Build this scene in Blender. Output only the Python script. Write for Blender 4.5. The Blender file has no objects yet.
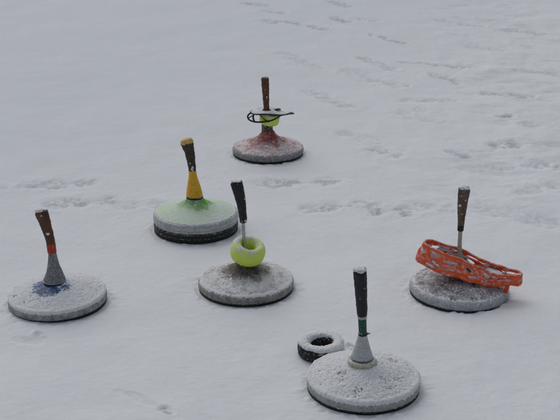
import bpy, bmesh, math, random
import numpy as np
from mathutils import Vector, Matrix, Euler
random.seed(4)
sc = bpy.context.scene
C = sc.collection
R = math.radians

# ------------------------------------------------------------------ noise
def _h(ix, iy, iz, seed):
    n = (ix.astype(np.int64)*374761393 + iy.astype(np.int64)*668265263 + iz.astype(np.int64)*2147483647*3 + seed*1442695041) & 0xFFFFFFFF
    n = ((n ^ (n >> 13)) * 1274126177) & 0xFFFFFFFF
    n = ((n ^ (n >> 16)) * 2246822519) & 0xFFFFFFFF
    n = n ^ (n >> 15)
    return (n & 0xFFFFFF).astype(np.float64)/0xFFFFFF*2-1
def vnoise(P, seed=0):
    F = np.floor(P); f = P-F; f = f*f*f*(f*(f*6-15)+10)
    I = F.astype(np.int64)
    r = 0
    for a in (0, 1):
        wa = f[..., 0] if a else 1-f[..., 0]
        for b in (0, 1):
            wb = f[..., 1] if b else 1-f[..., 1]
            for c in (0, 1):
                wc = f[..., 2] if c else 1-f[..., 2]
                r = r + wa*wb*wc*_h(I[..., 0]+a, I[..., 1]+b, I[..., 2]+c, seed)
    return r
ROT = np.array(Euler((.5, .9, .3)).to_matrix())
def fbm(P, scale, seed=0, octv=3, gain=.5):
    Q = (P*scale) @ ROT.T
    r = 0; a = 1
    for o in range(octv):
        r = r + a*vnoise(Q, seed+o*17); Q = (Q*2.03) @ ROT.T; a *= gain
    return r
def sstep(a, b, x):
    t = np.clip((x-a)/(b-a), 0, 1); return t*t*(3-2*t)

# ------------------------------------------------------------------ mesh helpers
def link(name, me, mat, parent=None, loc=(0, 0, 0), rot=None, angle=40):
    o = bpy.data.objects.new(name, me); C.objects.link(o)
    if mat: me.materials.append(mat)
    for p in me.polygons: p.use_smooth = True
    try: me.set_sharp_from_angle(angle=R(angle))
    except Exception: pass
    o.parent = parent; o.location = loc
    if rot: o.rotation_euler = rot
    return o
def grid_faces(nu, nv, cu, cv):
    u = np.arange(nu if cu else nu-1); v = np.arange(nv if cv else nv-1)
    U, V = np.meshgrid(u, v, indexing='ij'); U2 = (U+1) % nu; V2 = (V+1) % nv
    return np.stack([U*nv+V, U2*nv+V, U2*nv+V2, U*nv+V2], -1).reshape(-1, 4)
def build(verts, faces, name='mesh', attrs=None):
    used = np.zeros(len(verts), bool); used[faces.ravel()] = True
    idx = np.cumsum(used)-1
    verts = verts[used]; faces = idx[faces]
    me = bpy.data.meshes.new(name)
    me.vertices.add(len(verts)); me.vertices.foreach_set('co', verts.astype(np.float32).ravel())
    n = len(faces); k = faces.shape[1]
    me.loops.add(n*k); me.loops.foreach_set('vertex_index', faces.astype(np.int32).ravel())
    me.polygons.add(n); me.polygons.foreach_set('loop_start', np.arange(0, n*k, k, dtype=np.int32))
    try: me.polygons.foreach_set('loop_total', np.full(n, k, dtype=np.int32))
    except Exception: pass
    for an, arr in (attrs or {}).items():
        at = me.attributes.new(an, 'FLOAT', 'POINT'); at.data.foreach_set('value', arr[used].astype(np.float32))
    me.update(calc_edges=True); me.validate()
    return me
def lathe(profile, n=160, wob=0, seed=0, dust=None):
    """profile: (r, z) points from the bottom outwards and up"""
    pr = np.array(profile, float)
    th = np.linspace(0, 2*np.pi, n, endpoint=False)
    P = np.stack([pr[None, :, 0]*np.cos(th)[:, None], pr[None, :, 0]*np.sin(th)[:, None], np.repeat(pr[None, :, 1], n, 0)], -1)
    P = P.reshape(-1, 3)
    if wob:
        w = fbm(P, 90, seed)[:, None]*wob
        P = P+w*np.concatenate([P[:, :2]/(np.linalg.norm(P[:, :2], axis=1)[:, None]+1e-6), 0*P[:, :1]], 1)
    at = None
    if dust:
        rr = np.hypot(P[:, 0], P[:, 1]); at = {'dust': dust[1]*sstep(dust[2], dust[3], rr)+dust[0]*(1-sstep(dust[2], dust[3], rr))+.10*fbm(P, 55, 5, 3, .65)}
    return build(P, grid_faces(n, len(pr), True, False), attrs=at)
def catmull(pts, n):
    pts = [np.array(p, float) for p in pts]
    pts = [2*pts[0]-pts[1]]+pts+[2*pts[-1]-pts[-2]]
    m = len(pts)-3; out = []
    for t in np.linspace(0, m-1e-9, n):
        i = int(t); f = t-i; p0, p1, p2, p3 = pts[i:i+4]
        out.append(.5*(2*p1+(p2-p0)*f+(2*p0-5*p1+4*p2-p3)*f*f+(3*p1-p0-3*p2+p3)*f**3))
    return np.array(out)
def sweep(pts, n=40, m=28, closed=False, cap=True, wob=0, seed=1):
    """pts: rows x, y, z, ra, rb  (ra sideways, rb in depth)"""
    if closed:
        L = catmull(list(pts)+[pts[0], pts[1], pts[2]], n*(len(pts)+2)//len(pts)+1)
        k = len(pts)
        ts = np.linspace(0, k, n, endpoint=False)
        P = []
        A = [np.array(p, float) for p in pts]
        for t in ts:
            i = int(t); f = t-i; p0, p1, p2, p3 = (A[(i+j-1) % k] for j in range(4))
            P.append(.5*(2*p1+(p2-p0)*f+(2*p0-5*p1+4*p2-p3)*f*f+(3*p1-p0-3*p2+p3)*f**3))
        L = np.array(P)
        tan = np.roll(L[:, :3], -1, 0)-np.roll(L[:, :3], 1, 0)
    else:
        L = catmull(pts, n)
        tan = np.gradient(L[:, :3], axis=0)
    tan /= np.linalg.norm(tan, axis=1)[:, None]+1e-9
    ref = np.array([0, 1., 0.0]) if abs(tan[:, 1]).max() < .9 else np.array([0, 0, 1.])
    if closed: ref = np.array([0.05, .1, 1.])
    a = np.cross(ref, tan); a /= np.linalg.norm(a, axis=1)[:, None]
    b = np.cross(tan, a)
    th = np.linspace(0, 2*np.pi, m, endpoint=False)
    rows = L[:, None, :3]+a[:, None]*(L[:, None, 3:4]*np.cos(th)[None, :, None])+b[:, None]*(L[:, None, 4:5]*np.sin(th)[None, :, None])
    if cap and not closed:
        def ends(c, row, t, s):
            return [c+(row-c)*k+t*s*q*np.linalg.norm(row-c, axis=1).mean() for k, q in ((.95, .12), (.8, .25), (.45, .34), (.02, .37))]
        top = ends(L[-1, :3], rows[-1], tan[-1], 1); bot = ends(L[0, :3], rows[0], tan[0], -1)
        rows = np.concatenate([np.array(bot[::-1]), rows, np.array(top)], 0)
    P = rows.reshape(-1, 3)
    if wob: P = P+fbm(P, 120, seed)[:, None]*wob*np.array([1, 1, .3])
    return build(P, grid_faces(rows.shape[0], m, closed, True))
def blob(rx, ry, rz, seed, amp=.25, sub=4, scale=1.6):
    bm = bmesh.new(); bmesh.ops.create_icosphere(bm, subdivisions=sub, radius=1)
    P = np.array([v.co for v in bm.verts])
    k = 1+amp*fbm(P, scale, seed, 4, .6)
    P = P*k[:, None]*np.array([rx, ry, rz])
    for v, p in zip(bm.verts, P): v.co = p
    me = bpy.data.meshes.new('blob'); bm.to_mesh(me); bm.free(); return me

# ------------------------------------------------------------------ materials
def nodes(name):
    m = bpy.data.materials.new(name); m.use_nodes = True
    nt = m.node_tree; b = nt.nodes['Principled BSDF']
    return m, nt, b
def N(nt, t, **kw):
    n = nt.nodes.new(t)
    for k, v in kw.items():
        if k in n.inputs: n.inputs[k].default_value = v
        else: setattr(n, k, v)
    return n
def noise(nt, vec, scale, detail=3, rough=.55):
    n = N(nt, 'ShaderNodeTexNoise'); n.inputs['Scale'].default_value = scale
    n.inputs['Detail'].default_value = detail; n.inputs['Roughness'].default_value = rough
    nt.links.new(vec, n.inputs['Vector']); return n.outputs['Fac']
def math_(nt, op, a, b=None, c=None, clamp=False):
    n = nt.nodes.new('ShaderNodeMath'); n.operation = op; n.use_clamp = clamp
    for i, x in enumerate((a, b, c)):
        if x is None: continue
        if isinstance(x, (int, float)): n.inputs[i].default_value = x
        else: nt.links.new(x, n.inputs[i])
    return n.outputs[0]
def ramp(nt, x, lo, hi):
    n = N(nt, 'ShaderNodeMapRange'); n.interpolation_type = 'SMOOTHSTEP'
    n.inputs['From Min'].default_value = lo; n.inputs['From Max'].default_value = hi
    nt.links.new(x, n.inputs['Value']); return n.outputs['Result']
def mix(nt, f, a, b):
    n = N(nt, 'ShaderNodeMix'); n.data_type = 'RGBA'
    for i, x in ((0, f), (6, a), (7, b)):
        if isinstance(x, (int, float)): n.inputs[i].default_value = x
        elif isinstance(x, tuple): n.inputs[i].default_value = (*x, 1)
        else: nt.links.new(x, n.inputs[i])
    return n.outputs[2]
def bump(nt, b, h, strength, dist):
    n = N(nt, 'ShaderNodeBump'); n.inputs['Strength'].default_value = strength; n.inputs['Distance'].default_value = dist
    nt.links.new(h, n.inputs['Height']); nt.links.new(n.outputs[0], b.inputs['Normal']); return n
SNOW = (.81, .84, .885)
def snow_mat(name='snow', grain=420, tint=SNOW):
    m, nt, b = nodes(name)
    tc = N(nt, 'ShaderNodeTexCoord'); v = tc.outputs['Object']
    n1 = noise(nt, v, grain, 4, .65); n2 = noise(nt, v, grain*.22, 3)
    n3 = noise(nt, v, grain*1.9, 2)
    col = mix(nt, ramp(nt, n1, .25, .75), tuple(c*.90 for c in tint), tint)
    nt.links.new(col, b.inputs['Base Color'])
    b.inputs['Roughness'].default_value = .75; b.inputs['Specular IOR Level'].default_value = .25
    hh = math_(nt, 'ADD', math_(nt, 'MULTIPLY', n1, .6), math_(nt, 'MULTIPLY', n2, 1.2))
    hh = math_(nt, 'ADD', hh, math_(nt, 'MULTIPLY', n3, .45))
    bump(nt, b, hh, .7, .003)
    return m
def frosted(name, c1, c2=None, rough=.5, metal=0., frost=.5, up=.25, scale=330, cscale=60, soft=.10, fine=True, tint=SNOW, bstr=.5, attr=None, streak=None):
    """a paint / wood / metal / rubber surface with snow crystals stuck on it: frost = share of snow, up = more of it on faces that look up"""
    m, nt, b = nodes(name)
    tc = N(nt, 'ShaderNodeTexCoord'); v = tc.outputs['Object']
    geo = N(nt, 'ShaderNodeNewGeometry'); sx = N(nt, 'ShaderNodeSeparateXYZ'); nt.links.new(geo.outputs['Normal'], sx.inputs[0])
    vv = v
    if streak:
        mp = N(nt, 'ShaderNodeMapping'); mp.inputs['Scale'].default_value = streak; nt.links.new(v, mp.inputs['Vector']); vv = mp.outputs[0]
    nc = noise(nt, vv, cscale, 5, .65)
    col = mix(nt, ramp(nt, nc, .3, .7), c1, c2 or tuple(x*.6 for x in c1))
    a = noise(nt, v, scale, 3, .6); d = noise(nt, v, scale*.28, 3, .6)
    s = math_(nt, 'ADD', math_(nt, 'MULTIPLY', a, .70), math_(nt, 'MULTIPLY', d, .30))
    s = math_(nt, 'ADD', s, math_(nt, 'MULTIPLY', sx.outputs['Z'], up))
    if attr:
        at = N(nt, 'ShaderNodeAttribute'); at.attribute_name = attr
        s = math_(nt, 'ADD', s, at.outputs['Fac'])
    th = .5+(.5-frost)*.5
    f = ramp(nt, s, th-soft, th+soft)
    nt.links.new(mix(nt, f, col, tint), b.inputs['Base Color'])
    b.inputs['Metallic'].default_value = 0
    if metal:
        nt.links.new(math_(nt, 'MULTIPLY', math_(nt, 'SUBTRACT', 1., f), metal), b.inputs['Metallic'])
    rr = N(nt, 'ShaderNodeMapRange'); rr.inputs['To Min'].default_value = rough; rr.inputs['To Max'].default_value = .8
    nt.links.new(f, rr.inputs['Value']); nt.links.new(rr.outputs[0], b.inputs['Roughness'])
    b.inputs['Specular IOR Level'].default_value = .3
    hh = math_(nt, 'ADD', math_(nt, 'MULTIPLY', f, .7), math_(nt, 'MULTIPLY', nc, .5))
    bump(nt, b, hh, bstr, .0012)
    return m

snow = snow_mat(tint=(.85, .875, .91))
M = {}
def mt(key, *a, **k):
    if key not in M: M[key] = frosted(key, *a, **k)
    return M[key]

# ------------------------------------------------------------------ the setting: snow covered ice
STOCKS = dict(far=(-.0456, 4.3591), yellow=(-.2675, 3.5695), mid=(-.096, 3.1104), left=(-.6118, 3.0142), right=(.5013, 3.0796), front=(.198, 2.5312))
PUCK = (.102, 2.700)
# foot prints and scuffs in the snow: from x, y to x, y, half width, depth, bare ice
PRINTS = [
 (-0.857,4.001,-0.681,4.022,0.050,0.007,0.75), (-0.753,3.805,-0.585,3.835,0.055,0.008,0.80), (-0.979,3.958,-0.921,3.969,0.045,0.006,0.50),
 (-0.533,3.776,-0.414,3.796,0.050,0.006,0.60), (-0.043,4.022,0.163,4.033,0.060,0.009,0.85), (0.100,3.757,0.282,3.786,0.050,0.008,0.80),
 (0.328,3.728,0.395,3.728,0.060,0.008,0.90), (0.383,4.386,0.425,4.336,0.050,0.010,0.80), (0.272,4.611,0.317,4.556,0.050,0.007,0.35),
 (0.339,4.529,0.388,4.450,0.050,0.005,0.30), (-0.211,7.418,-0.111,7.352,0.060,0.010,0.55), (-0.072,7.162,0.018,7.100,0.050,0.009,0.50),
 (-0.081,6.863,-0.023,6.834,0.060,0.010,0.55), (0.046,6.834,0.256,6.614,0.035,0.012,0.60), (0.321,6.950,0.390,6.834,0.045,0.011,0.60),
 (0.314,7.519,0.410,7.320,0.050,0.011,0.50), (0.476,6.921,0.548,6.863,0.060,0.009,0.40), (0.517,6.456,0.648,6.282,0.035,0.012,0.60),
 (0.021,6.047,0.175,5.723,0.050,0.009,0.35), (0.423,5.935,0.539,5.703,0.045,0.011,0.50), (0.361,5.642,0.431,5.486,0.070,0.010,0.35),
 (0.127,5.285,0.294,5.014,0.045,0.010,0.45), (0.502,5.430,0.552,5.375,0.050,0.009,0.40), (0.617,5.849,0.929,5.744,0.035,0.011,0.50),
 (0.734,5.583,0.822,5.430,0.035,0.011,0.50), (0.858,5.723,0.874,5.703,0.030,0.012,0.70), (0.946,5.249,1.112,5.180,0.035,0.012,0.65),
 (0.556,5.129,0.750,5.129,0.050,0.009,0.45), (0.526,4.919,0.589,4.950,0.050,0.010,0.45), (0.939,4.873,0.960,4.873,0.030,0.012,0.80),
 (1.021,4.753,1.047,4.739,0.040,0.010,0.50), (0.856,4.463,0.902,4.463,0.050,0.011,0.70), (0.659,4.361,0.694,4.336,0.035,0.010,0.60),
 (0.961,4.215,1.012,4.180,0.060,0.012,0.80), (0.816,4.191,0.919,4.191,0.050,0.008,0.45), (0.841,3.916,0.959,3.979,0.050,0.009,0.55),
 (0.676,3.766,0.867,3.626,0.070,0.008,0.40), (0.449,3.776,0.553,3.747,0.045,0.007,0.50), (0.694,4.156,0.799,4.134,0.050,0.006,0.30),
 (0.553,4.842,0.662,4.783,0.040,0.006,0.30), (-0.383,2.510,-0.269,2.430,0.012,0.004,0.25), (-0.266,2.421,-0.251,2.407,0.016,0.007,0.80),
 (-0.677,2.789,-0.637,2.772,0.020,0.004,0.35), (1.225,6.614,1.427,6.508,0.040,0.011,0.45), (0.926,6.892,1.131,6.722,0.040,0.010,0.40),
 (1.162,5.682,1.319,5.602,0.040,0.010,0.45), (1.002,6.233,1.140,6.115,0.040,0.009,0.40), (-0.263,3.690,-0.131,3.681,0.040,0.003,0.15)]
def axis(lo, hi, n, far, warp=None):
    a = np.linspace(lo, hi, n) if warp is None else warp
    st = a[-1]-a[-2]; up = []; x = a[-1]; s = st
    while x < far: s *= 1.5; x += s; up.append(x)
    st = a[1]-a[0]; dn = []; x = a[0]; s = st
    while x > -far: s *= 1.5; x -= s; dn.append(x)
    return np.concatenate([dn[::-1], a, up])
def make_ground():
    t = np.linspace(0, 1, 820)
    ys = 1/((1-t)/2.0+t/8.4)                       # finer rows near by
    xs = axis(-1.95, 1.95, 860, 900); ys = axis(0, 0, 0, 900, ys)
    X, Y = np.meshgrid(xs, ys, indexing='ij')
    P = np.stack([X.ravel(), Y.ravel(), 0*X.ravel()], -1)
    d = np.maximum(np.abs(P[:, 0])-1.9, np.maximum(P[:, 1]-8.2, 2-P[:, 1])); inside = 1-sstep(0, 1.5, d)
    z = np.zeros(len(P)); ice = np.zeros(len(P))
    z += .005*fbm(P, 3.1, 3, 3)+.0011*fbm(P, 13, 9, 3)+.0005*fbm(P, 48, 12, 3, .6)+.00025*fbm(P, 130, 14, 2)
    rg = sstep(.15, .9, P[:, 0]-.10*(P[:, 1]-4.0)+.12*fbm(P, 2.5, 77, 2))*sstep(3.3, 4.2, P[:, 1])   # trampled area
    nA = fbm(P*np.array([1, .75, 1]), 9, 41, 4, .55); nB = fbm(P*np.array([.8, 1.2, 1]), 5, 43, 3)
    z += rg*(.0030*nA+.0045*nB)
    nC = fbm(P*np.array([.7, 2.0, 1]), 9, 47, 4, .6)
    ice += rg*.34*sstep(.15, .9, nC-.4*nA)
    wn = np.stack([fbm(P, 16, 21, 3), fbm(P, 16, 22, 3)], -1)*.016
    br = fbm(P, 46, 31, 4, .65); tr = fbm(P*np.array([1.6, 1.6, 1]), 26, 35, 3, .6)
    for (x0, y0, x1, y1, w, dep, ic) in PRINTS:
        if y0 > 4.2: ic = min(.9, ic*1.15)
        q = P[:, :2]+wn*min(1, w/.03); a = np.array([x0, y0]); b = np.array([x1, y1]); ab = b-a
        k = np.clip(((q-a) @ ab)/(ab @ ab+1e-9), 0, 1)
        ds = np.linalg.norm(q-(a+k[:, None]*ab), axis=1)/w
        m = ds < 2.6
        ln = np.linalg.norm(ab); tread = np.ones(len(P)); gap = 0
        if ln > .05 and ic >= .45 and y1 < 5:
            along = ((q-a) @ ab)/ln; tread = .80+.20*np.sin(along*2*np.pi/.021+3*br)
            ds = ds+.75*np.exp(-((along-.68*ln)/.020)**2)
        core = 1-sstep(.55, 1.1, ds)
        z[m] -= (.45*dep*core*(.85+.3*br)*tread)[m]
        rim = np.exp(-((ds-1.35)/.35)**2); z[m] += (.13*dep*rim*(1+.8*br))[m]
        ice[m] = np.maximum(ice, ic*tread*(1-sstep(.45, 1.15, ds))*sstep(-1.1, .7, br*.6+tr*.8+.1))[m]
    for (x, y) in list(STOCKS.values()):
        r = np.hypot(P[:, 0]-x, P[:, 1]-y)
        w = 1-sstep(.134, .24, r)
        z = z*(1-w)+w*(.0012*br)
        z -= .0035*np.exp(-((r-.1385)/.005)**2)*(.8+br)
        z -= .010*(1-sstep(.120, .133, r))
        z += .0016*np.exp(-((r-.152)/.010)**2)*br
        z += .0075*np.exp(-((r-.1400)/.0050)**2)*.8*np.clip(fbm(P, 45, 91, 3, .6)+.02, 0, 1)
    r = np.hypot(P[:, 0]-PUCK[0], P[:, 1]-PUCK[1])
    z = z*sstep(.05, .09, r)
    for (x, y, s, hh) in ((-.633, 2.818, .012, .010), (.172, 2.690, .034, .026), (.150, 2.735, .026, .012), (.176, 2.66, .03, .02), (-.615, 2.80, .006, .004)):
        r2 = np.hypot(P[:, 0]-x+.3*wn[:, 0], P[:, 1]-y+.3*wn[:, 1]); z += hh*np.exp(-(r2/s)**2)*(1+.25*br)
    z *= inside
    P[:, 2] = z
    me = build(P, grid_faces(len(xs), len(ys), False, False), attrs={'ice': ice*inside, 'thin': sstep(-.3, 1.0, (P[:, 1]-4.2)*.35-P[:, 0]*.55)})  # thin: only a smooth ramp by position, rising towards the far left
    m, nt, b = nodes('snow_on_ice')
    tc = N(nt, 'ShaderNodeTexCoord'); v = tc.outputs['Object']
    n1 = noise(nt, v, 170, 5, .7); n2 = noise(nt, v, 62, 4, .6); n3 = noise(nt, v, 5, 4, .6); n4 = noise(nt, v, 620, 2)
    at = N(nt, 'ShaderNodeAttribute'); at.attribute_name = 'ice'
    base = mix(nt, ramp(nt, n3, .3, .7), (.775, .815, .86), (.80, .836, .876))
    base = mix(nt, math_(nt, 'MULTIPLY', ramp(nt, n1, .55, .30), .15), base, (.55, .58, .63))
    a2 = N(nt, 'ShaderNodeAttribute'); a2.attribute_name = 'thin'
    base = mix(nt, math_(nt, 'MULTIPLY', a2.outputs['Fac'], .32), base, (.55, .625, .69))  # snow colour made gradually greyer towards the far left
    f = math_(nt, 'ADD', at.outputs['Fac'], math_(nt, 'MULTIPLY', math_(nt, 'SUBTRACT', n2, .5), .5))
    f = math_(nt, 'MULTIPLY', f, ramp(nt, at.outputs['Fac'], .03, .2))
    f = math_(nt, 'MULTIPLY', ramp(nt, f, .02, 1.0), .62)
    nt.links.new(mix(nt, f, base, (.26, .285, .32)), b.inputs['Base Color'])
    b.inputs['Roughness'].default_value = .7; b.inputs['Specular IOR Level'].default_value = .25
    hh = math_(nt, 'ADD', math_(nt, 'MULTIPLY', n1, .5), math_(nt, 'MULTIPLY', n2, .8))
    hh = math_(nt, 'ADD', hh, math_(nt, 'MULTIPLY', n4, .3))
    bump(nt, b, hh, .5, .003)
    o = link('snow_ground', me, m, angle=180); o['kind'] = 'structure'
make_ground()

# ------------------------------------------------------------------ ice stocks
def thing(name, label, cat, loc, group=None, rot=None):
    o = bpy.data.objects.new(name, None); C.objects.link(o); o.empty_display_size = .05
    o.location = loc; o['label'] = label; o['category'] = cat
    if group: o['group'] = group
    if rot: o.rotation_euler = rot
    return o
RAD = .135
def dome_z(r, z0, H, flare, fw=.013):
    return z0+H*np.clip(1-r/.126, 0, 1)**.86+flare*(np.exp(-np.clip(r-.022, 0, 1)/fw)-math.exp(-.108/fw))
def stock(key, label, dome_mat, rim_mat, cover, z0=.031, H=.030, flare=.013, neck=.018, seed=1, dust=(-.15, .05, .03, .09), fw=.013, tall=False, r=RAD):
    x, y = STOCKS[key]
    t = thing('ice_stock', label, 'ice stock', (x, y, 0), 'ice stocks standing on the snow')
    t.rotation_euler.z = 0
    k = r/RAD
    rb = .006 if not tall else .030
    black = mt('black_rubber_sole', (.012, .012, .013), (.022, .022, .022), .6, frost=.12, up=.15, scale=300)
    if tall:
        pr = [(.03, -.006), (.128, -.006), (.1325, -.004), (.1335, 0), (.1335, .012), (.1310, .0135), (.1310, .0165), (.1342, .018), (.1342, .026), (.129, .029), (.02, .029)]
    else:
        pr = [(.03, -.006), (.124, -.006), (.131, -.004), (.1332, -.001), (.1332, .0055), (.02, .0055)]
    link('sole', lathe([(a*k, b) for a, b in pr], 200), black, t)
    zt = z0
    pr = [(.02, rb), (.130, rb), (.1335, rb+.0012), (.1348, rb+.004), (.135, rb+.008), (.135, zt-.0135), (.1347, zt-.011), (.1338, zt-.0075), (.1322, zt-.0042), (.1300, zt-.0016), (.1275, zt-.0003), (.125, zt), (.02, zt-.0012)]
    if tall: pr[5:5] = [(.135, rb+.0085), (.1338, rb+.0092), (.1338, rb+.0102), (.135, rb+.0109)]
    link('rim_band', lathe([(a*k, b) for a, b in pr], 240, .0003, seed), rim_mat, t)
    rs = np.concatenate([[.1255, .1258], np.linspace(.1252, neck, 50)])
    zs = dome_z(rs, z0, H, flare, fw); zs[0] = z0-.001
    link('dome', lathe(list(zip(rs*k, zs))+[(neck*.5, zs[-1]+.001), (.001, zs[-1]+.0012)], 420, dust=dust), dome_mat, t)
    # the snow lying on the dome and stuck to the rim: a rough layer pushed out along the normal, gone where it is thinner than nothing
    rr = np.concatenate([np.linspace(neck+.001, .1252, 112), np.full(26, .1350)])
    zz = np.concatenate([dome_z(np.linspace(neck+.001, .1252, 112), z0, H, flare, fw), np.linspace(zt-.0135, rb+.0005, 26)])
    rr[112:119] = (.1275, .1300, .1322, .1338, .1347, .1350, .1350); zz[112:119] = (zt-.0002, zt-.0016, zt-.0042, zt-.0075, zt-.011, zt-.0135, zt-.0145)
    zz[119:] = np.linspace(zt-.0155, rb+.0005, len(zz)-119)
    rr = rr*k
    tn = np.stack([np.gradient(rr), np.gradient(zz)], -1); tn /= np.linalg.norm(tn, axis=1)[:, None]
    nr, nz = -tn[:, 1], tn[:, 0]
    n = 680; th = np.linspace(0, 2*np.pi, n, endpoint=False)
    A, RR = np.meshgrid(th, rr, indexing='ij'); ZZ = np.broadcast_to(zz, RR.shape)
    P = np.stack([RR*np.cos(A), RR*np.sin(A), ZZ], -1)
    side = np.broadcast_to(np.clip(-(zz-(zt-.0045))/(zt-.0045-rb), 0, 1)*(np.arange(len(rr)) >= 115), RR.shape)
    T = cover(P.reshape(-1, 3)+seed*.37, RR.ravel(), A.ravel(), side.ravel()).reshape(RR.shape)
    T = np.clip(T, -.004, .012)
    Nn = np.stack([np.cos(A)*nr, np.sin(A)*nr, np.broadcast_to(nz, RR.shape)], -1)
    V = (P+Nn*T[..., None]).reshape(-1, 3)
    F = grid_faces(n, len(rr), True, False)
    keep = T.ravel()[F].max(1) > -.0006
    o = link('snow_cover', build(V, F[keep]), snow, t, angle=180)
    return t
def cover_fn(thick, grain=1., inner=.05, soft=.02, rim=-.0010, patch=.0, fine=1., ax=0, ay=0, lip=.0012):
    def f(P, r, a, side):
        rx = np.hypot(r*np.cos(a)-ax, r*np.sin(a)-ay)
        cov = sstep(inner-soft, inner+soft, rx)
        g = .0008*fbm(P, 70, 3, 2)+.0010*fine*fbm(P, 250, 5, 3, .6)
        g = g*grain+patch*fbm(P, 26, 8, 3)
        top = thick*cov-(1-cov)*.0013+g+.0002*fbm(P, 420, 21, 2)
        lp = lip*np.exp(-((r-.128)/.005)**2)*(side < .01)
        sd = .0004*fbm(P, 420, 22, 2)+rim*(.3+.9*np.clip(side*2, 0, 1))+.0011*fbm(P, 150, 11, 3, .7)+(.0014)*np.exp(-side*9)
        return np.where(side > 0, sd, top+lp)
    return f
def rod(t, name, pts, mat, wob=0, **k): return link(name, sweep(pts, wob=wob, **k), mat, t)
def straight(t, name, prof, mat, dx0, dx1, n=64, dy=0., wob=0):
    """lathe with a slight lean: dx runs from dx0 at the bottom to dx1 at the top"""
    me = lathe(prof, n, wob)
    z0 = min(p[1] for p in prof); z1 = max(p[1] for p in prof)
    for v in me.vertices:
        k = (v.co.z-z0)/(z1-z0+1e-9); v.co.x += dx0+(dx1-dx0)*k; v.co.y += dy
    return link(name, me, mat, t)
def clump(par, loc, s, seed, flat=.6, name='snow_clump'):
    return link(name, blob(s[0], s[1], s[2], seed, .28 if s[0] > .004 else .55, 4, 1.6 if s[0] > .004 else 2.1), snow, par, loc, angle=180)

# --- far red one
dm = mt('red_paint', (.34, .045, .04), (.22, .02, .02), .5, frost=.50, up=.0, scale=330, soft=.17, tint=(.74, .68, .71), attr='dust')
rm = mt('grey_rim_frost', (.075, .052, .046), (.16, .13, .12), .6, frost=.20, up=.1, scale=420, soft=.34)
t = stock('far', 'farthest ice stock, red dome under thin snow and straight rusty brown handle', dm, rm,
          cover_fn(-.0011, .9, .070, .030, -.0024, .0007, lip=.0008), seed=1, flare=.027, H=.038, fw=.016, dust=(-.12, .07, .030, .10))
straight(t, 'neck', [(.032, .062), (.0245, .076), (.0215, .0112), (.021, .112), (.019, .114), (.001, .1145)],
         mt('dark_neck', (.05, .035, .028), (.10, .05, .035), .7, frost=.26, up=.1), -.001, -.003)
g = rod(t, 'grip', [(-.003, 0, .110, .0100, .010), (-.0040, 0, .15, .0105, .0105), (-.0058, 0, .19, .0112, .0112), (-.008, 0, .24, .0132, .0125), (-.0103, .0, .291, .0148, .014)],
    mt('rusty_grip', (.17, .066, .032), (.06, .03, .02), .7, frost=0.14, up=.08, scale=380, cscale=70), .0008, n=60, m=36)
clump(g, (-.004, -.0115, .222), (.0022, .0015, .003), 4); clump(g, (-.010, -.0125, .252), (.0015, .0012, .003), 5)

# --- yellow / green one, double soled
dm = mt('green_paint', (.17, .44, .06), (.11, .33, .035), .45, frost=.5, up=.0, scale=330, soft=.19, tint=(.60, .75, .60), attr='dust')
rm = mt('bright_rim', (.22, .23, .235), (.40, .415, .42), .32, metal=.45, frost=.20, up=.1, scale=420, soft=.34)
t = stock('yellow', 'ice stock with yellow cone below its dark grip, pale green dome and thick black sole', dm, rm,
          cover_fn(-.0004, 1.0, .060, .014, -.0028, .0008, ax=-.004, lip=-.001), z0=.0600, H=.030, flare=.020, fw=.020, seed=2, tall=True, dust=(-.10, .23, .035, .075))
straight(t, 'shoulder', [(.036, .082), (.033, .090), (.0290, .098), (.027, .104), (.001, .1045)], mt('green_shoulder', (.13, .36, .03), (.08, .22, .02), .45, frost=.34, up=.05, scale=340, soft=.2), -.0018, -.002)
link('edge_seal', lathe([(.121, .0588), (.1262, .0590), (.1270, .0600), (.1262, .0612), (.121, .0612)], 240, .0003), mt('dark_green_seal', (.02, .06, .02), (.015, .03, .015), .5, frost=.22), t)
straight(t, 'washer', [(.001, .1045), (.0255, .1045), (.0265, .106), (.0265, .109), (.0255, .1105), (.001, .1105)], mt('dark_rubber', (.012, .011, .01), (.03, .025, .02), .6, frost=.15), -.002, -.0022)
straight(t, 'cone', [(.001, .1107), (.0245, .1107), (.0258, .113), (.0255, .120), (.0230, .134), (.0185, .152), (.0145, .170), (.0125, .183), (.0120, .1945), (.001, .1955)],
         mt('yellow_paint', (.86, .50, .012), (.62, .32, .010), .5, frost=.14, up=.06, scale=380, soft=.14), -.0023, -.0072, wob=.0004)
g = rod(t, 'grip', [(-.0072, 0, .193, .0115, .0115), (-.0085, 0, .212, .0125, .012), (-.0112, 0, .235, .0140, .013), (-.0150, .0, .258, .0160, .0145), (-.0215, 0, .286, .0205, .0165)],
    mt('brown_grip', (.035, .026, .020), (.075, .055, .042), .7, frost=0.10, up=.02, scale=380, cscale=90), .0007, n=60, m=36)
capm = sweep([(-.0212, 0, .2845, .0205, .0165), (-.0222, 0, .289, .0203, .0163), (-.0235, 0, .294, .0185, .015)], 14, 36)
link('end_cap', capm, mt('yellow_cap', (.78, .50, .03), (.55, .32, .03), .6, frost=.24, up=.06, scale=300, soft=.2), t)
clump(g, (-.030, .004, .2958), (.006, .005, .0014), 31)
for i, (a, b, s) in enumerate([(-.0055, .208, .0032), (-.009, .203, .0024), (-.005, .199, .0026), (-.0125, .222, .0018)]):
    clump(g, (a, -.0125, b), (s, .0016, s*1.2), 8+i)

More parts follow.
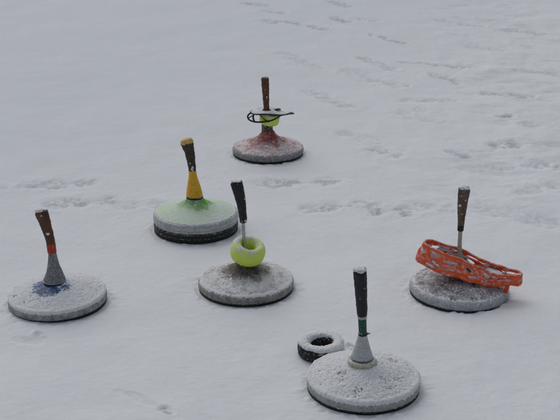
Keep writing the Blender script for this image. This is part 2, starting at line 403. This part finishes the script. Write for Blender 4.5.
# --- middle one with black grip
dm = mt('brown_paint', (.045, .030, .026), (.075, .06, .055), .6, frost=.47, up=.0, scale=480, soft=.20, tint=(.66, .66, .68), attr='dust')
rm = mt('cream_rim', (.29, .26, .205), (.06, .055, .05), .6, frost=.15, up=.1, scale=420, cscale=45, soft=.34)
t = stock('mid', 'ice stock with black bent grip on a thin steel shaft through a lime ring', dm, rm,
          cover_fn(-.0003, .8, .062, .022, -.0024, .0003, ax=.004, ay=-.004), seed=3, H=.040, dust=(-.14, .13, .040, .090))
straight(t, 'hub', [(.026, .055), (.022, .066), (.0190, .080), (.017, .089), (.001, .0895)], mt('dark_neck'), .0005, .0)
rod(t, 'shaft', [(.0, 0, .075, .0050, .005), (-.003, 0, .12, .0048, .0048), (-.0054, 0, .165, .0048, .0048), (-.0060, 0, .201, .0048, .0048)],
    mt('steel', (.42, .42, .41), (.30, .30, .29), .4, metal=.5, frost=.30, up=.0), n=24, m=20)
g = rod(t, 'grip', [(-.0056, 0, .199, .0098, .0098), (-.0066, 0, .212, .0112, .011), (-.0095, 0, .24, .0122, .0118), (-.0130, 0, .265, .0142, .013), (-.0185, .0, .29, .0162, .014), (-.0235, 0, .312, .0172, .0145)],
    mt('black_grip', (.010, .010, .011), (.022, .022, .023), .55, frost=0.07, up=.05, scale=380, cscale=120), .0005, n=60, m=36)
clump(g, (-.024, 0, .3185), (.0135, .012, .0028), 44, name='snow_cap')
for i, (a, b, s) in enumerate([(.000, .270, .0022), (.000, .206, .0024), (-.009, .203, .0014)]):
    clump(g, (a, -.0118, b), (s, .0014, s), 60+i)

# --- left one, blue
dm = mt('blue_paint', (.006, .075, .27), (.006, .038, .13), .45, frost=.42, up=.0, scale=330, soft=.10, attr='dust')
rm = mt('grey_rim', (.07, .07, .07), (.36, .36, .355), .6, frost=.17, up=.1, scale=420, cscale=55, soft=.34)
t = stock('left', 'ice stock with blue dome under snow, dark grey cone, red band and brown bent grip', dm, rm,
          cover_fn(.0015, 1.0, .057, .018, -.0022, .0013, ax=-.008, ay=-.012, lip=.0020), seed=4, H=.037, flare=.004, dust=(-.06, .06, .045, .09))
straight(t, 'cone', [(.001, .066), (.0285, .066), (.0300, .068), (.0300, .0715), (.0270, .078), (.0215, .094), (.0165, .112), (.0130, .130), (.0112, .146), (.0105, .152), (.001, .153)],
         mt('dark_grey_cone', (.034, .038, .044), (.055, .060, .067),   .6, frost=.14, up=.06, scale=420, soft=.42), -.004, -.0072, wob=.0006)
straight(t, 'cone_edge', [(.001, .061), (.0292, .061), (.0312, .063), (.0312, .067), (.029, .0682), (.001, .0682)], mt('dark_rubber'), -.004, -.004)
straight(t, 'band', [(.001, .149), (.0118, .149), (.0124, .151), (.0127, .174), (.012, .176), (.001, .176)], mt('red_band', (.46, .055, .02), (.33, .03, .02), .6, frost=.18, up=0, scale=260), -.0072, -.0088, wob=.0004)
g = rod(t, 'grip', [(-.0086, 0, .174, .0120, .012), (-.0112, 0, .195, .0128, .0125), (-.0158, 0, .2165, .0140, .013), (-.0215, 0, .242, .0160, .014), (-.0285, 0, .266, .0180, .015)],
    mt('wood_grip', (.15, .068, .030), (.055, .028, .016), .6, frost=0.07, up=.05, scale=380, cscale=60, streak=(1, 1, .3)), .0006, n=60, m=36)
clump(g, (-.0290, .0, .2720), (.0150, .013, .0042), 71, name='snow_cap')
clump(g, (-.0125, -.0135, .209), (.0050, .0016, .0032), 72); clump(g, (-.026, -.0142, .262), (.0022, .0014, .0018), 73)

# --- right one
dm = mt('slate_paint', (.035, .038, .050), (.07, .072, .085), .5, frost=.46, up=.0, scale=480, soft=.20, tint=(.68, .70, .74), attr='dust')
rm = mt('lilac_rim', (.17, .18, .205), (.30, .31, .335), .5, frost=.25, up=.1, scale=420, soft=.34)
t = stock('right', 'ice stock with grey speckled dome and brown grip, carrying the orange shoe grip', dm, rm,
          cover_fn(-.0008, .9, .042, .014, -.0020, .0003, fine=1.2), seed=5, r=.1385, H=.037, dust=(-.12, .02, .04, .08))
straight(t, 'hub', [(.024, .055), (.019, .064), (.0155, .076), (.012, .084), (.001, .085)], mt('dark_neck'), 0, -.001)
rod(t, 'shaft', [(-.001, 0, .08, .0085, .0085), (-.0025, 0, .115, .0074, .0074), (-.0040, 0, .145, .0060, .006), (-.0042, 0, .192, .0058, .0058)],
    mt('pale_shaft', (.46, .42, .35), (.33, .30, .25), .5, frost=.30, up=.0, scale=280), n=30, m=24)
straight(t, 'band', [(.001, .187), (.0082, .187), (.0088, .189), (.0088, .2025), (.0082, .204), (.001, .204)], mt('black_band', (.012, .012, .012), (.02, .02, .02), .5, frost=.1), -.0042, -.0036, 40)
g = rod(t, 'grip', [(-.0038, 0, .203, .0085, .0085), (-.0034, 0, .225, .0105, .010), (-.0030, 0, .255, .0128, .012), (-.0016, 0, .285, .0152, .0135), (.0002, 0, .307, .0162, .014)],
    mt('grey_wood_grip', (.17, .115, .078), (.075, .05, .036), .7, frost=0.17, up=.12, scale=380, cscale=60, streak=(1, 1, .35)), .0009, n=60, m=36)
clump(g, (.001, .001, .3125), (.0150, .0125, .0050), 81, name='snow_cap')
for i, (a, b, s) in enumerate([(-.011, .264, .0034), (-.002, .30, .003), (-.006, .292, .0026), (.003, .280, .0022), (-.004, .24, .0016)]):
    clump(g, (a, -.0118, b), (s, .0016, s*.8), 90+i)

# --- front one
dm = mt('grey_paint', (.10, .10, .09), (.18, .18, .16), .5, frost=.40, up=.02, scale=230, soft=.1)
rm = mt('pale_rim', (.25, .25, .235), (.15, .15, .142), .5, frost=.25, up=.1, scale=420, cscale=35, soft=.34)
t = stock('front', 'nearest ice stock, thickly snowed over, black upright grip above green sleeve and grey cone', dm, rm,
          cover_fn(.0017, 1.1, .036, .008, -.0016, .0016, fine=1.0, lip=.002), seed=6, H=.036)
straight(t, 'collar', [(.001, .058), (.0300, .058), (.0335, .062), (.0345, .067), (.0330, .072), (.0290, .0755), (.0265, .076), (.001, .0765)],
         mt('olive_collar', (.34, .33, .16), (.26, .25, .12), .4, frost=.36, up=.08, scale=300, soft=.22), -.0045, -.0045)
straight(t, 'cone_edge', [(.001, .0762), (.0262, .0762), (.0272, .0775), (.0268, .07112), (.001, .0795)], mt('dark_rubber'), -.0045, -.0045)
straight(t, 'cone', [(.001, .0793), (.0252, .0793), (.0257, .081), (.0232, .089), (.0190, .103), (.0150, .118), (.0115, .131), (.0098, .1375), (.001, .138)],
         mt('grey_metal_cone', (.27, .275, .275), (.20, .205, .205), .4, metal=.25, frost=.38, up=.05, scale=420, soft=.40), -.0046, -.0048)
straight(t, 'knob', [(.001, .1362), (.0096, .1362), (.0110, .1382), (.0106, .1425), (.0088, .1452), (.001, .1455)], mt('dark_rubber'), -.0045, -.0045, 40, wob=.0008)
link('knob_pin', blob(.0062, .003, .0024, 12, .1), mt('dark_rubber'), t, (.0075, -.004, .1425))
straight(t, 'sleeve', [(.001, .144), (.0090, .144), (.0096, .146), (.0098, .180), (.0092, .182), (.001, .182)], mt('green_sleeve', (.010, .085, .055), (.008, .05, .035), .5, frost=.16, up=.0), -.0045, -.0066, 40)
straight(t, 'ring', [(.001, .180), (.0104, .180), (.0112, .182), (.0112, .187), (.0104, .189), (.001, .189)], mt('pale_ring', (.42, .42, .41), (.3, .3, .3), .5, frost=.3), -.0064, -.0068, 40)
g = rod(t, 'grip', [(-.0068, 0, .1885, .0118, .0118), (-.0078, 0, .205, .0128, .0125), (-.0104, 0, .24, .0138, .0132), (-.0124, 0, .268, .0150, .014), (-.0146, 0, .296, .0160, .0145)],
    mt('black_grip'), .0005, n=60, m=36)
clump(g, (-.015, .0, .3035), (.0152, .0140, .0055), 101, name='snow_cap')
for i, (a, b, s) in enumerate([(-.004, .262, .0009), (-.014, .236, .0008)]):
    clump(g, (a, -.0138, b), (s, .0010, s), 110+i)

# the left stock sits a little askew, its handle still leaning as it does
for nm, ang in (('left', -2.1), ('right', 1.8)):
    rt = next(o for o in C.objects if o.name.startswith('ice_stock') and abs(o.location.x-STOCKS[nm][0]) < 1e-4)
    rt.rotation_euler.y = R(ang); rt.location.z = -.003; k = math.tan(R(-ang))
    def fix(o, off=0.):
        if o.name.split('.')[0] in ('sole', 'rim_band', 'dome', 'snow_cover'): return
        if o.location.length > 0: o.location.x += k*o.location.z
        else:
            for v in o.data.vertices: v.co.x += k*v.co.z*min(1, max(0, (v.co.z-.06)/.03))
        for c in o.children: fix(c)
    for c in rt.children: fix(c)
# ------------------------------------------------------------------ rubber throw rings
def ring_mesh(Rm, ra, rz, n=160, m=64, wob=.0006, seed=0, rib=0., q=.72):
    th = np.linspace(0, 2*np.pi, n, endpoint=False); ph = np.linspace(0, 2*np.pi, m, endpoint=False)
    A, B = np.meshgrid(th, ph, indexing='ij')
    c, s = np.cos(B), np.sin(B)
    r = Rm+ra*np.sign(c)*np.abs(c)**q; z = rz*np.sign(s)*np.abs(s)**q
    P = np.stack([r*np.cos(A), r*np.sin(A), z], -1).reshape(-1, 3)
    P += fbm(P, 120, seed)[:, None]*wob
    if rib:
        k = np.clip(np.abs(c.ravel()), 0, 1)
        P[:, :2] *= (1+rib*np.sign(np.sin(A.ravel()*44))*k/np.maximum(r.ravel(), .02)*.05)[:, None]
    return build(P, grid_faces(n, m, True, True)), A, B
def ring_snow(Rm, ra, rz, thick, seed, lean=(0, 0), spread=.35, q=.72):
    n, m = 260, 80
    th = np.linspace(0, 2*np.pi, n, endpoint=False); ph = np.linspace(-.5, np.pi+.5, m)
    A, B = np.meshgrid(th, ph, indexing='ij'); c, s = np.cos(B), np.sin(B)
    r = Rm+ra*np.sign(c)*np.abs(c)**q; z = rz*np.sign(s)*np.abs(s)**q
    P = np.stack([r*np.cos(A), r*np.sin(A), z], -1).reshape(-1, 3)
    nn = np.stack([c*np.cos(A), c*np.sin(A), s], -1).reshape(-1, 3)
    upz = nn[:, 2]+lean[0]*nn[:, 0]+lean[1]*nn[:, 1]
    T = thick*sstep(spread-.3, spread+.4, upz)-(1-sstep(spread-.25, spread+.15, upz))*.002+.0009*fbm(P, 100, seed, 2)+.0010*fbm(P, 240, seed+3, 3, .7)
    V = P+nn*T[:, None]; F = grid_faces(n, m, True, False)
    return build(V, F[T[F].max(1) > -.0005])
lime = mt('lime_rubber', (.70, .86, .025), (.58, .76, .022), .5, frost=.29, up=.11, scale=380, soft=.28, tint=(.78, .85, .60))
# lime ring of the middle stock
x, y = STOCKS['mid']
o = thing('throwing_ring', 'lime green rubber ring dusted with snow, hanging on the thin steel shaft with black grip', 'ring', (x+.0060, y-.004, .1125), 'lime green rings on the shafts', (R(14), R(12), 0))
link('ring_body', ring_mesh(.0335, .0155, .0265, seed=5, q=.9, wob=.0005)[0], lime, o)
link('snow_cover', ring_snow(.0335, .0155, .0265, .0000, 7, (-.25, .1), .74, q=.9), snow, o, angle=180)
x, y = STOCKS['far']
o = thing('throwing_ring', 'lime green rubber ring under the black strap loop on the farthest red stock', 'ring', (x+.0065, y-.002, .1385), 'lime green rings on the shafts', (R(6), R(9), 0))
link('ring_body', ring_mesh(.0250, .0125, .0215, seed=9)[0], lime, o)
link('snow_cover', ring_snow(.0250, .0125, .0215, .0003, 8, (0, 0), .75), snow, o, angle=180)
# black ring lying on the snow
o = thing('throwing_ring', 'black rubber ring capped with snow, lying on the ground behind the nearest stock', 'ring', (*PUCK, .0178), None, (R(-1), R(-2), 0))
link('ring_body', ring_mesh(.0440, .0140, .0185, seed=11, rib=.004, n=352)[0], mt('black_ring_rubber', (.010, .010, .010), (.02, .02, .02), .6, frost=.20, up=.15, scale=210), o)
link('snow_cover', ring_snow(.0440, .0140, .0185, .0042, 13, (.45, .15), .50), snow, o, angle=180)

# ------------------------------------------------------------------ orange shoe grip
def outline(u):
    c, s = np.cos(u), np.sin(u)
    w = .031+.004*c-.005*np.cos(2*u)               # toe to the right is a little narrower
    return np.stack([.147*np.sign(c)*np.abs(c)**.96, (w-.006*c*1.6)*np.sign(s)*np.abs(s)**.8], -1)
def net_point(u, v):
    O = outline(u)
    hgt = .046-.014*sstep(-.05, .15, O[..., 0])+.004*np.sin(3*u+1)
    w = np.clip(v*2, 0, 1); bl = .80+.34*np.sin(np.pi*.74*w); t2 = np.clip((v-.5)*2, 0, 1)
    k = bl*(1-.84*t2)
    z = hgt*(1-w)**1.15-.003*t2-.009*np.clip(-O[..., 0]/.13, 0, 1)**1.5*w
    lift = .020*sstep(.02, .15, np.abs(O[..., 0]))
    return np.stack([O[..., 0]*(.94+.075*np.sin(np.pi*.74*w))*(1-.76*t2), O[..., 1]*k, z+lift*.5], -1)
def net(nu=620, nv=110):
    u = np.linspace(0, 2*np.pi, nu, endpoint=False); v = np.linspace(0, 1, nv)
    # even steps along the outline
    d = np.linspace(0, 2*np.pi, 4001); L = np.concatenate([[0], np.cumsum(np.linalg.norm(np.diff(outline(d), axis=0), axis=1))])
    u = np.interp(np.linspace(0, L[-1], nu, endpoint=False), L, d); S = np.linspace(0, L[-1], nu, endpoint=False)
    U, V = np.meshgrid(u, v, indexing='ij'); SS = np.broadcast_to(S[:, None], U.shape)
    P = net_point(U, V)
    P = P.reshape(-1, 3); P = P+np.stack([fbm(P, 17, 3, 2), fbm(P, 17, 4, 2), fbm(P, 17, 5, 2)], -1)*np.array([.004, .0045, .0042])
    P = P+np.stack([0*P[:, 0], fbm(P*np.array([.35, 1.2, 1.6]), 60, 6, 2), fbm(P*np.array([.35, 1.2, 1.6]), 60, 7, 2)], -1)*.0022
    hole = np.zeros(U.shape, bool); tot = L[-1]
    for row, (vc, hv, cnt, hs, off) in enumerate(((.13, .062, 12, .0165, 0), (.29, .056, 11, .0175, .5), (.43, .050, 12, .0165, .1), (.62, .06, 12, .0130, .2), (.80, .07, 9, .015, .6))):
        for j in range(cnt):
            rr = random.Random(row*50+j)
            c = ((j+off+rr.uniform(-.18, .18))/cnt*tot) % tot; q = hs*rr.uniform(.7, 1.45); qv = hv*rr.uniform(.6, 1.1)
            ds = (SS-c+tot/2) % tot-tot/2
            hole |= (np.abs(ds/q)**2.3+np.abs((V+.02*np.sin(SS*90)-vc)/qv)**2.3) < 1
    F = grid_faces(nu, nv, True, False)
    keep = ~(hole.ravel()[F].all(1))
    ctr = P[F].mean(1); keep &= np.hypot(ctr[:, 0]+.010, ctr[:, 1]-.004) > .021
    return build(P, F[keep]), P.reshape(nu, nv, 3)
orange = mt('orange_rubber', (.88, .125, .026), (.74, .085, .022), .30, frost=.21, up=.14, scale=110, cscale=40, soft=.16, tint=(.74, .66, .66))
dark_or = mt('orange_lip', (.88, .115, .022), (.62, .07, .02), .35, frost=.24, up=.14, scale=120, soft=.14, tint=(.72, .62, .62))
x, y = STOCKS['right']
og = thing('shoe_grip', 'bright orange rubber net shoe grip dusted with snow, draped slanting over the right stock', 'shoe grip', (x+.018, y-.024, .068), None, (R(8), R(14.5), R(-8)))
me, NP = net()
o = link('net_body', me, orange, og, angle=60)
md = o.modifiers.new('smooth', 'SMOOTH'); md.iterations = 4; md.factor = .5
md = o.modifiers.new('thick', 'SOLIDIFY'); md.thickness = .0050; md.offset = 0
md = o.modifiers.new('smooth', 'SMOOTH'); md.iterations = 2; md.factor = .5
lip = NP[::20, 0]
link('lip', sweep([(*p, .0042, .0038) for p in lip], 260, 14, closed=True, wob=.0004), dark_or, og)
link('strap', sweep([(.112, -.020, .012, .0062, .0028), (.113, -.022, .000, .0062, .0026), (.113, -.021, -.012, .0060, .0024), (.112, -.020, -.021, .0056, .0024)], 24, 16), dark_or, og)
# snow packed behind the openings of its wall
Vi = NP[::2, ::2]; ni = Vi.shape[:2]
cen = np.stack([Vi[..., 0]*.93, Vi[..., 1]*0, np.full(ni, .03)], -1); dr = cen-Vi; dr /= np.linalg.norm(dr, axis=2)[..., None]+1e-6
Q = Vi.reshape(-1, 3); Tq = .0030+.0016*fbm(Q, 110, 6, 3); Q = Q+dr.reshape(-1, 3)*Tq[:, None]
Fq = grid_faces(ni[0], ni[1], True, False)
ms = fbm(Q, 34, 19, 3)+.25*(Q[:, 1] < 0)
ok = (ms[Fq].mean(1) > -.05) & (np.hypot(Q[:, 0]+.010, Q[:, 1]-.004)[Fq].min(1) > .021)
link('snow_packing', build(Q, Fq[ok]), snow, og, angle=180)
# snow caught in its sole
def net_snow():
    nu, nv = 200, 40
    u = np.linspace(0, 2*np.pi, nu, endpoint=False); k = np.linspace(.02, .86, nv)
    U, K = np.meshgrid(u, k, indexing='ij'); O = outline(U)*K[..., None]*np.array([.93, .86])
    P = np.stack([O[..., 0], O[..., 1], np.zeros(K.shape)], -1).reshape(-1, 3)
    hole = np.hypot(P[:, 0]+.010, P[:, 1]-.004)
    P[:, 2] =   .006+.021*sstep(.03, .08, np.abs(P[:, 0]+.01))+.0035*fbm(P, 40, 3, 3)+.0014*fbm(P, 200, 4, 3)-.010*sstep(.7, .86, K.ravel())+.020*.5*sstep(.02, .15, np.abs(P[:, 0]))
    F = grid_faces(nu, nv, True, False)
    keep = (hole[F].min(1) > .020) & (P[:, 0][F].min(1) > -.135) & ((fbm(P, 22, 9, 2)[F].mean(1)) > -.6)
    return build(P, F[keep])
link('snow_cover', net_snow(), snow, og, angle=180)

# ------------------------------------------------------------------ black strap loop on the far stock
x, y = STOCKS['far']
bs = thing('shoe_grip', 'thin black rubber strap loop with snowy top, round the rusty handle of farthest stock', 'shoe grip', (x, y, .165))
blk = mt('black_strap', (.010, .010, .011), (.018, .018, .018), .5, frost=.13, up=.08, scale=260)
# teardrop plate, a hole in it for the handle
def plate():
    nu, nv = 200, 36
    u = np.linspace(0, 2*np.pi, nu, endpoint=False); k = np.linspace(0, 1, nv)
    U, K = np.meshgrid(u, k, indexing='ij'); c, s = np.cos(U), np.sin(U)
    out = np.stack([.004+.070*c+.018*np.clip(c, 0, 1)**5, .046*np.sign(s)*np.abs(s)**1.0*(1-.42*np.clip(c, 0, 1)**1.2)], -1)
    inn = np.stack([-.004+.0165*c, .0165*s], -1)
    O = inn*(1-K[..., None])+out*K[..., None]
    z = -.0075*sstep(-.02, .09, O[..., 0])+.003*np.cos(O[..., 0]*55)-.06*np.abs(O[..., 1])**1.4*0
    P = np.stack([O[..., 0], O[..., 1], z], -1).reshape(-1, 3); P[:, 2] += .0015*fbm(P, 28, 6, 2)
    return P, K.ravel(), grid_faces(nu, nv, True, False), O
P, K, F, O = plate()
o = link('top_plate', build(P, F), blk, bs); md = o.modifiers.new('thick', 'SOLIDIFY'); md.thickness = .004; md.offset = 0
S = P.copy(); T = .0026*(1-sstep(.74, .97, K))*sstep(.0, .08, K)+.0012+.0014*fbm(P, 60, 14, 2)+.0008*fbm(P, 240, 15, 3)-.0006
T -= .006*np.exp(-(np.hypot(P[:, 0]-.036, P[:, 1]-.016)/.012)**2)
S[:, 2] += .0018+T
link('snow_cover', build(S, F[T[F].max(1) > -.0004]), snow, bs, angle=180)
edge = P.reshape(200, 36, 3)[::10, 35]
link('edge', sweep([(*p, .0028, .0028) for p in edge], 160, 12, closed=True), blk, bs)
link('strap', sweep([(-.062, -.012, -.001, .0030, .0026), (-.075, -.016, -.013, .0030, .0026), (-.070, -.024, -.026, .0032, .0026), (-.045, -.034, -.032, .0034, .0028), (-.010, -.040, -.029, .0034, .0028), (.022, -.038, -.022, .0026, .0026), (.046, -.030, -.010, .0024, .0024), (.056, -.016, -.006, .0022, .0022)], 90, 14), blk, bs)
link('cross_strap', sweep([(-.052, -.036, -.001, .0030, .0022), (-.055, -.036, -.014, .0034, .002), (-.050, -.034, -.031, .0034, .0022)], 24, 12), blk, bs)
link('cross_strap', sweep([(-.052, -.036, -.004, .0020, .0020), (-.063, -.030, -.012, .0020, .002), (-.072, -.021, -.020, .0024, .0020)], 24, 12), blk, bs)
link('cross_strap', sweep([(-.030, -.041, -.002, .0022, .0022), (-.014, -.044, -.018, .0022, .0022), (.004, -.042, -.030, .0022, .0022)], 24, 12), blk, bs)
link('buckle', blob(.0105, .0065, .0042, 55, .18), blk, bs, (.038, .014, .0035))
link('tip', blob(.0175, .0075, .0036, 57, .12), blk, bs, (.083, -.004, -.0070))

# ------------------------------------------------------------------ light and camera: an even grey winter sky
w = bpy.data.worlds.new('World'); sc.world = w; w.use_nodes = True
nt = w.node_tree; bg = nt.nodes['Background']
EL, AZ = R(52), R(-25)
sky = N(nt, 'ShaderNodeTexSky'); sky.sky_type = 'NISHITA'; sky.sun_disc = False
sky.sun_elevation = EL; sky.sun_rotation = AZ; sky.dust_density = 4.0; sky.air_density = 1.2; sky.ozone_density = 1
hs = N(nt, 'ShaderNodeHueSaturation'); hs.inputs['Saturation'].default_value = .42
nt.links.new(sky.outputs[0], hs.inputs['Color']); nt.links.new(hs.outputs[0], bg.inputs['Color'])
bg.inputs['Strength'].default_value = .0745
sd = bpy.data.lights.new('sun', 'SUN'); sd.energy = .42; sd.angle = R(80); sd.color = (1, .97, .93)
so = bpy.data.objects.new('sun', sd); C.objects.link(so)
d = Vector((math.sin(AZ)*math.cos(EL), math.cos(AZ)*math.cos(EL), math.sin(EL)))
so.rotation_euler = d.to_track_quat('Z', 'Y').to_euler(); so.location = d*8

cd = bpy.data.cameras.new('camera'); co = bpy.data.objects.new('camera', cd); C.objects.link(co)
co.location = (0, 0, 1.39); co.rotation_euler = (R(90-20.4), 0, 0)
cd.sensor_width = 36; cd.lens = 36*1200/560; cd.clip_start = .05; cd.clip_end = 5000
sc.camera = co
sc.view_settings.view_transform = 'Standard'; sc.view_settings.look = 'None'; sc.view_settings.exposure = 0; sc.view_settings.gamma = 1
